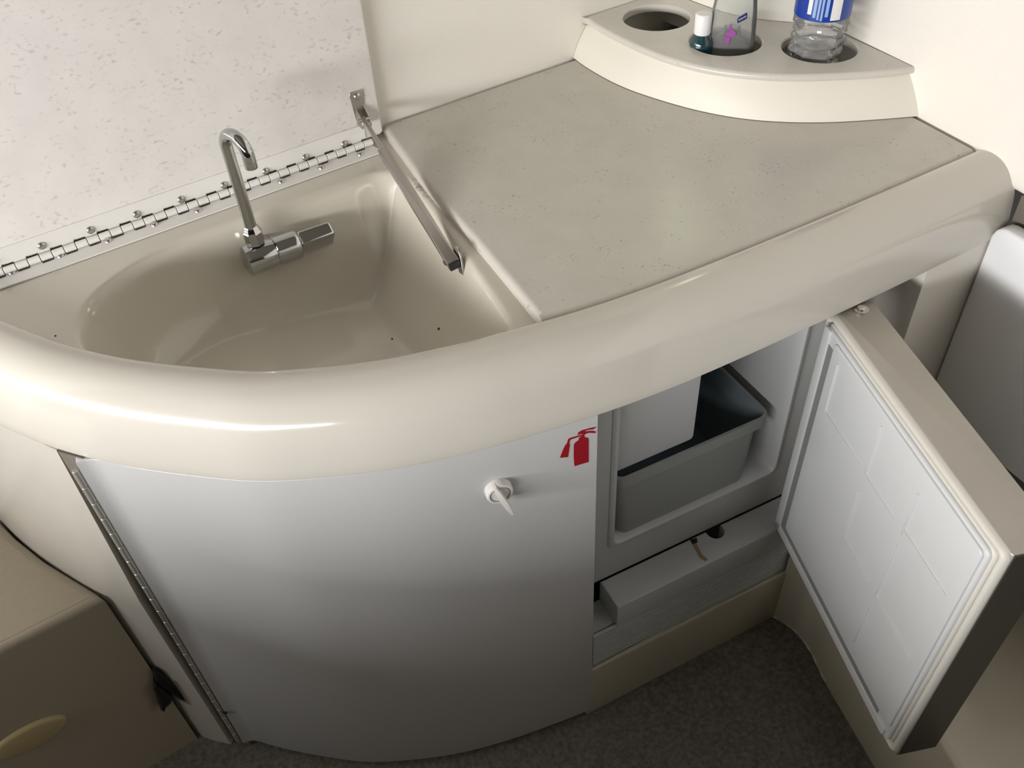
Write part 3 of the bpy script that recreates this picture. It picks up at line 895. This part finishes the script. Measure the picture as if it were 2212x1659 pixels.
# gasket: rounded double bead round the inside face
def bead(d, w, z0, h, mat, nm):
    rings = []
    outer = np.array(rrect(d, d, DW - d, HD - d, .010, 5))
    for k in range(7):
        a = math.pi * k / 6
        q = inset(ccw(outer), w / 2 * (1 - math.cos(a)))
        rings.append([(x, y, z0 + h * math.sin(a)) for x, y in q])
    vf = loft(rings, True)
    vf = xf(vf, md) if zsgn > 0 else xf(xf(vf, Matrix.Scale(-1, 4, (0, 0, 1))), md)
    solid(nm, vf, mat, fd, 60)
bead(.001, .008, -.007, .0062, 'gasket', 'gasket')
bead(.0095, .006, -.006, .005, 'gasket', 'gasket_lip')
lin = solid('door_liner', dl(rrect(.012, .012, DW - .012, HD - .012, .008), -.006, .003, .003), 'fridge_in', fd)
# raised centre with a recessed channel along hinge side and foot
solid('liner_border', dl(rrect(.0125, .0125, .027, HD - .0125, .004), .002, .0052, .0015), 'fridge_in', fd)
solid('liner_foot', dl(rrect(.0125, .0125, DW - .02, .027, .004), .002, .0052, .0015), 'fridge_in', fd)
solid('liner_field', dl(rrect(.040, .040, DW - .016, HD - .016, .006), .0025, .0060, .0020), 'fridge_in', fd)
solid('channel', dl([(.0265, .0265), (DW - .040, .0265), (DW - .040, .0415), (.0415, .0415), (.0415, HD - .03), (.0265, HD - .03)], .0028, .0036, .0), 'groove', fd)  # grey colour stands in for the shade inside the channel
# embossed staggered ribs on the liner
def door_uv(px, py):
    n3 = np.array([dn[0], dn[1], 0.]); p0 = np.array([HB[0], HB[1], ZD0]) - n3 * .0062
    p = at_plane(px, py, p0, n3) - np.array([HB[0], HB[1], ZD0])
    return float(p[:2] @ du), float(p[2])
def zq(x, y, oy): return (1250 + x / 2.3, oy + y / 2.3)
for (a, b) in ((zq(1285, 430, 600), zq(1225, 670, 600)), (zq(1225, 670, 600), zq(1400, 930, 600)), (zq(1505, 740, 600), zq(1425, 980, 600)), (zq(1430, 985, 600), zq(1560, 1195, 600)),
               (zq(1690, 1080, 600), zq(1605, 1270, 600)), (zq(1610, 1270, 600), zq(1830, 1560, 600)), (zq(1390, 1060, 600), zq(1310, 1310, 600)), (zq(1320, 1310, 600), zq(1440, 1500, 600)),
               (zq(1575, 1330, 600), zq(1475, 1590, 600)), (zq(1475, 545, 1050), zq(1645, 860, 1050)), (zq(1440, 600, 1050), zq(1370, 770, 1050))):
    (u0, v0), (u1, v1) = door_uv(*a), door_uv(*b)
    if abs(u1 - u0) < abs(v1 - v0): u0 = u1 = (u0 + u1) / 2
    else: v0 = v1 = (v0 + v1) / 2
    solid('rib', dl(rrect(min(u0, u1) - .0011, min(v0, v1) - .0011, max(u0, u1) + .0011, max(v0, v1) + .0011), .0055, .0074, .0007), 'fridge_in', fd)
# hinge pin on top of the door, under the rim
tp = HB + du * .012 + dn * .035
hp = solid('hinge_pin', xf(lathe([(.0085, 0), (.0085, .0014), (.0045, .0016), (.0045, .0035), (.0025, .0040)], 18), Matrix.Translation((tp[0], tp[1], ZD1))), 'screw', fd)

# white bin standing in the fridge
ZB = OB + .0068
oB = FO + .030
b0 = at_z(1342, 1160, ZB); b1 = at_z(1610, 1034, ZB)
sb0, sb1 = s_of(b0), s_of(b1)
oB = float(((b0[:2] + b1[:2]) / 2 - T0) @ TN)
tl = f_at(1330, 1034, oB - .006); tr_ = f_at(1660, 892, oB - .008)
st0, st1 = s_of(tl), s_of(tr_); zt_ = float((tl[2] + tr_[2]) / 2)
oB = .058; sb0, sb1 = .064, .262; zt_ = .437
def bin_mesh():
    m = frame((T0[0], T0[1], 0), (TD[0], TD[1], 0), (TN[0], TN[1], 0))
    dep = .20
    def r(s0, o0, s1, o1, z, rc): return [tuple(m @ Vector((x, y, z))) for x, y in rrect(s0, o0, s1, o1, rc, 5)]
    s0, s1 = sb0, sb1; S0, S1 = .0545, .2905
    rings = [r(s0, oB, s1, oB + dep, ZB, .012), r(s0 - .002, oB - .001, s1 + .004, oB + dep, ZB + .02, .014),
             r(S0 + .002, oB + .006, S1 - .012, oB + dep, zt_ - .022, .014), r(S0 + .001, oB + .0055, S1 - .010, oB + dep, zt_ - .020, .014),
             r(S0, oB + .001, S1, oB + dep, zt_ - .018, .014), r(S0, oB + .001, S1, oB + dep, zt_, .014),
             r(S0 + .004, oB + .005, S1 - .004, oB + dep - .004, zt_, .012)]
    inner = [r(S0 + .004, oB + .005, S1 - .004, oB + dep - .004, zt_, .012), r(S0 + .008, oB + .010, S1 - .014, oB + dep - .006, zt_ - .02, .012), r(s0 + .003, oB + .004, s1 - .002, oB + dep - .006, ZB + .003, .012)]
    return loft(rings, True, True, False), loft(inner, True, False, True)
bo, bi = bin_mesh()
binn = thing('fridge_bin', tuple(m_ for m_ in (fp((sb0 + sb1) / 2, oB + .1, ZB))), 'white plastic bin standing inside the small fridge', 'bin')
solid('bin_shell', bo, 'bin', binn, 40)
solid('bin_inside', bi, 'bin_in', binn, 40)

# ------------------------------------------------------------------ bottles in the shelf
wb, wr = HOLES[2]
wc = np.array([wb[0] - .004, wb[1] + .003])
bot = thing('water_bottle', (wc[0], wc[1], ZC + .001), 'clear ribbed plastic water bottle with blue label in the right shelf hole', 'bottle')
R0 = .0335
prof = [(.020, .004), (.026, 0), (.0315, .004), (R0, .012)]
z = .018
while z < .092:
    prof += [(R0, z), (R0 - .0026, z + .0035), (R0 - .0026, z + .006), (R0, z + .0095)]; z += .0125
prof += [(R0 + .0005, .097), (R0 + .0005, .150), (.031, .162), (.022, .185), (.0135, .198), (.0128, .206)]
def crumple(vf, amp=.0018):
    v, f = vf; rnd = np.random.RandomState(3); ph = rnd.rand(6) * 6.28
    out = []
    for x, y, z in v:
        a = math.atan2(y, x); k = 1 + (amp / R0) * (math.sin(3 * a + 90 * z + ph[0]) + .7 * math.sin(7 * a - 150 * z + ph[1])) if z < .095 else 1
        out.append((x * k, y * k, z))
    return out, f
solid('bottle_body', xf(crumple(lathe(prof, 40, True, False)), Matrix.Translation((wc[0], wc[1], ZC + .001))), 'clear', bot, 30)
lab = solid('label', xf(lathe([(R0 + .0008, .099), (R0 + .0012, .0995), (R0 + .0012, .149), (R0 + .0008, .150)], 40, False, False), Matrix.Translation((wc[0], wc[1], ZC + .001))), 'label_blue', bot, 30)
def patch(cx, cy, r, a0, a1, z0, z1, n=6):
    v = []; f = []
    for i in range(n + 1):
        a = math.radians(a0 + (a1 - a0) * i / n)
        for z in (z0, z1): v.append((cx + r * math.cos(a), cy + r * math.sin(a), z))
        for z in (z0, z1): v.append((cx + (r + .0002) * math.cos(a), cy + (r + .0002) * math.sin(a), z))
    for i in range(n):
        a = i * 4; b = a + 4
        f += [(a + 2, b + 2, b + 3, a + 3), (a, a + 1, b + 1, b), (a, b, b + 2, a + 2), (a + 1, a + 3, b + 3, b + 1)]
    f += [(0, 2, 3, 1), (n * 4, n * 4 + 1, n * 4 + 3, n * 4 + 2)]
    return v, f
z0 = ZC + .001
for a0, a1, zz0, zz1, mt in ((-172, -163, .107, .145, 'label_white'), (-160, -154, .104, .140, 'label_pale'), (-151, -147, .102, .138, 'label_pale'), (-144, -140, .101, .140, 'label_pale'), (-136, -130, .106, .140, 'label_pale'),
                             (-124, -103, .1015, .149, 'label_white')):
    solid('label_print', patch(wc[0], wc[1], R0 + .0013, a0, a1, z0 + zz0, z0 + zz1), mt, lab, 30)
solid('bottle_cap', xf(lathe([(.0145, .200), (.0150, .201), (.0150, .214), (.0140, .216)], 24), Matrix.Translation((wc[0], wc[1], ZC + .001))), 'capwhite', bot)

# soap bottle: oval, tapering upwards
sc, sr = HOLES[1]
sp = np.array([sc[0] + .006, sc[1] - .004])
soap = thing('soap_bottle', (sp[0], sp[1], ZC + .001), 'clear oval hand soap bottle with a purple flower in the middle shelf hole', 'bottle')
def oval_bottle():
    rings = []; a = math.radians(-40)
    for z, rx, ry, lean in ((0, .027, .017, 0), (.004, .030, .020, 0), (.03, .0305, .0205, .0), (.06, .030, .0205, .0), (.09, .0285, .0203, .0), (.115, .0255, .0195, .0), (.135, .020, .016, 0), (.148, .0125, .0125, 0), (.155, .011, .011, 0), (.165, .011, .011, 0)):
        ring = []
        for k in range(36):
            t = 2 * math.pi * k / 36; x = rx * math.copysign(abs(math.cos(t)) ** .75, math.cos(t)); y = ry * math.copysign(abs(math.sin(t)) ** .45, math.sin(t))
            ring.append((sp[0] + x * math.cos(a) - y * math.sin(a), sp[1] + x * math.sin(a) + y * math.cos(a), z0 + z))
        rings.append(ring)
    return loft(rings, True, True, True)
sb = solid('soap_body', oval_bottle(), 'soap_clear', soap, 40)
solid('soap_liquid', xf(oval_bottle(), Matrix.Translation((sp[0], sp[1], z0 + .002)) @ Matrix.Diagonal((.93, .93, .42, 1)) @ Matrix.Translation((-sp[0], -sp[1], -z0))), clear_plastic('soap_liquid', (.74, .78, .76), .08), soap, 40)
a = math.radians(-40); ux = np.array([math.cos(a), math.sin(a), 0]); un = np.array([math.sin(a), -math.cos(a), 0])
if un @ np.array([-.8, -.6, 0]) < 0: un = -un
face = np.array([sp[0], sp[1], 0]) + un * .0212
def soap_poly(px_list, lift):
    return [at_plane(px, py, face + un * lift, un) for px, py in px_list]
z3 = lambda x, y: (1470 + x / 11.06, y / 11.06)
lbl = solid('brand_label', poly_extrude(soap_poly([z3(*q) for q in ((1352, 470), (1380, 420), (1560, 310), (1592, 290), (1596, 400), (1575, 450), (1420, 530), (1362, 554))], .0), un * .0004), 'navy', soap)
pur = [[(1200, 545), (1228, 600), (1215, 690), (1160, 760), (1130, 740), (1165, 640)], [(1130, 760), (1220, 690), (1330, 780), (1310, 850), (1240, 890), (1140, 870), (1070, 850), (1075, 790)], [(1070, 880), (1180, 880), (1170, 1020), (1120, 1085), (1070, 1060), (1060, 960)]]
fl0 = None
for pg in pur:
    vf = poly_extrude(soap_poly([z3(*q) for q in pg], .0), un * .0004)
    if fl0 is None: fl0 = solid('flower_print', vf, 'purple', soap)
    else: solid('petal_print', vf, 'purple', fl0)
txt = bpy.data.curves.new('label_text', 'FONT'); txt.body = 'Softsoap'; txt.size = .0030; txt.align_x = 'CENTER'; txt.align_y = 'CENTER'; txt.extrude = .00005
_t = bpy.data.objects.new('label_text_curve', txt); COL.objects.link(_t); bpy.context.view_layer.update()
_me = bpy.data.meshes.new_from_object(_t.evaluated_get(bpy.context.evaluated_depsgraph_get())); bpy.data.objects.remove(_t)
_me.materials.clear(); _me.materials.append(M['label_white'])
to = bpy.data.objects.new('label_text', _me); COL.objects.link(to)
lc = np.mean(np.array(soap_poly([z3(*q) for q in ((1362, 554), (1352, 470), (1592, 290), (1596, 400))], .0)), 0) + un * .0006
la = np.array(soap_poly([z3(1380, 490), z3(1580, 370)], 0)); lax = la[1] - la[0]
lmw = frame(lc, lax, (0, 0, 1))
to.parent = lbl; to.matrix_world = lmw
org = origin_of(lbl); to.matrix_parent_inverse = Matrix.Identity(4); to.matrix_basis = Matrix.Translation(-org) @ lmw
solid('pump_neck', xf(lathe([(.012, 0), (.013, .001), (.013, .014), (.006, .016), (.004, .03), (.004, .045)], 20), Matrix.Translation((sp[0], sp[1], z0 + .163))), 'capwhite', soap)
solid('pump_head', xf(box(-.006, -.007, 0, .035, .007, .010, .003), Matrix.Translation((sp[0], sp[1], z0 + .206))), 'capwhite', soap)

# small dark bottle with a white cap
mp_ = at_z(1514, 100, ZT)[:2] + np.array([.004, .004])
mw = thing('mouthwash_bottle', (mp_[0], mp_[1], ZC + .001), 'small dark teal bottle with a white cap behind the soap bottle', 'bottle')
Tm = Matrix.Translation((mp_[0], mp_[1], z0))
solid('bottle_body', xf(lathe([(.013, 0), (.0150, .002), (.0155, .01), (.0155, .054), (.0140, .062), (.0108, .067), (.0098, .070)], 28), Tm), 'teal', mw, 40)
solid('bottle_cap', xf(lathe([(.0105, .069), (.0110, .070), (.0110, .0935), (.0100, .095)], 28), Tm), 'capwhite', mw, 35)

# ------------------------------------------------------------------ left seat box
ZSEAT = .384; YSE = .786
seat = thing('seat_box', (-.6, .89, 0), 'beige moulded seat box beside the galley, front in shade', 'seat box')
spoly = [(-1.44, YSE), (-.122, YSE), (-.1275, .801), (-.1695, .888), (-.1935, .951), (-.2085, 1.003), (-1.44, 1.003)]
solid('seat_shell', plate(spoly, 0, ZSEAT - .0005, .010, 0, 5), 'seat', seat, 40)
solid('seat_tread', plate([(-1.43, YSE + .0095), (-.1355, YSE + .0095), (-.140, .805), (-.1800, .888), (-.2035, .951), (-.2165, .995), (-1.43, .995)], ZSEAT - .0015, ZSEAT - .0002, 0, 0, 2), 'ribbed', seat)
# oval courtesy lamp let into the seat front
oc0 = at_y(62, 1590, YSE); 
lampo = thing('courtesy_lamp', (oc0[0], YSE, oc0[2]), 'yellowed oval courtesy lamp low on the seat front', 'lamp')
ml = frame((oc0[0], YSE - .0005, oc0[2]), (1, 0, 0), (0, 0, 1))
solid('lamp_cover', xf(plate(circle((0, 0), .047, 36, .0235), 0, .006, .0055, 0, 4), ml), 'lamp_cover', lampo, 50)
# black door hook at the corner of panel and seat
hk0 = at_y(345, 1460, YSE - .004)
hook = thing('door_hook', (hk0[0], YSE - .004, hk0[2]), 'small black plastic hook on the panel beside the seat', 'hook')
def blob(pts, th, r):
    m = frame((0, YSE - .0005, 0), (1, 0, 0), (0, 0, 1))
    q = [at_y(px, py, YSE - .0005) for px, py in pts]
    return xf(plate([(p[0], p[2]) for p in q], 0, th, r, 0, 3), m)
solid('hook_plate', blob(((328, 1440), (345, 1442), (372, 1462), (398, 1484), (408, 1502), (402, 1508), (385, 1500), (366, 1488), (345, 1478), (332, 1465)), .012, .004), 'black', hook)
solid('hook_finger', blob(((330, 1462), (350, 1476), (366, 1488), (362, 1500), (352, 1508), (348, 1518), (341, 1517), (338, 1502), (331, 1488)), .018, .004), 'black', hook)

# ------------------------------------------------------------------ right-hand moulded ledge, white panel, dark gap
led = [tuple(at_z(*p, 0)[:2]) for p in ((1668, 1333), (1690, 1345), (1712, 1361), (1735, 1385), (1757, 1420), (1780, 1470), (1890, 1659))]
led = [(.735, .4345)] + [tuple(p) for p in resample(led, 26, 2)]
e = np.array(led[-1]); d_ = e - np.array(led[-4]); d_ /= np.linalg.norm(d_)
led += [tuple(e + d_ * .30), tuple(e + d_ * .7)]
led_poly = led + [(.86, -.48), (.90, -.2), (.935, .30), (.9395, .4235), (.826, .4290)]
LEDZ = .205
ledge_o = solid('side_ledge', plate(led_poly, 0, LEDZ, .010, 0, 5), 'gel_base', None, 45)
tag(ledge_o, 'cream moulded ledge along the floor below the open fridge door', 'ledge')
ck = resample([at_z(*p, .004) for p in ((1655, 1312), (1668, 1330), (1690, 1342), (1712, 1358), (1735, 1382), (1757, 1417), (1778, 1462), (1800, 1500))], 24)
tag(solid('caulk_bead', tube(ck, [.001 + .0016 * abs(math.sin(i * .9)) for i in range(24)], 8), 'caulk', None, 60), 'ragged dirty sealant bead where ledge meets the carpet', 'sealant')
# white panel below the right wall
def wpt(y, off=0): return (wall_x(y) + off, y)
def white_panel():
    o = np.array([wall_x(.425) - .003, .425]); m = frame((o[0], o[1], 0), (-WD[0], -WD[1], 0), (0, 0, 1))
    out = [(0.004, .372), (.95, .372), (.95, .670), (.020, .670), (.012, .668), (.006, .662), (.003, .654)]
    n = (m.to_3x3() @ Vector((0, 0, 1)))
    vf = plate(out, 0, .02, .004, .001, 3)
    if n.x > 0: vf = xf(vf, Matrix.Scale(-1, 4, (0, 0, 1)))
    return xf(vf, m @ Matrix.Translation((0, 0, 0)))
tag(solid('white_panel', white_panel(), 'whitepanel', None, 40), 'smooth white panel below the right wall, behind the fridge door', 'panel')
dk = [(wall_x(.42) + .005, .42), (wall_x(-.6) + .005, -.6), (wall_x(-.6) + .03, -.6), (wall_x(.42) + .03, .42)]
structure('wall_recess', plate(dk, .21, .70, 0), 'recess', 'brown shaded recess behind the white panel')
# rounded cream edge piece hanging just below the wall padding
q0 = (wall_x(.395) - .006, .395)
tag(solid('padding_roll', tube([(wall_x(y) + .004, y, .686) for y in (.392, .30, .0, -.5)], .012, 14), 'riser', None, 60), 'rounded cream trim roll under the right wall padding', 'trim')
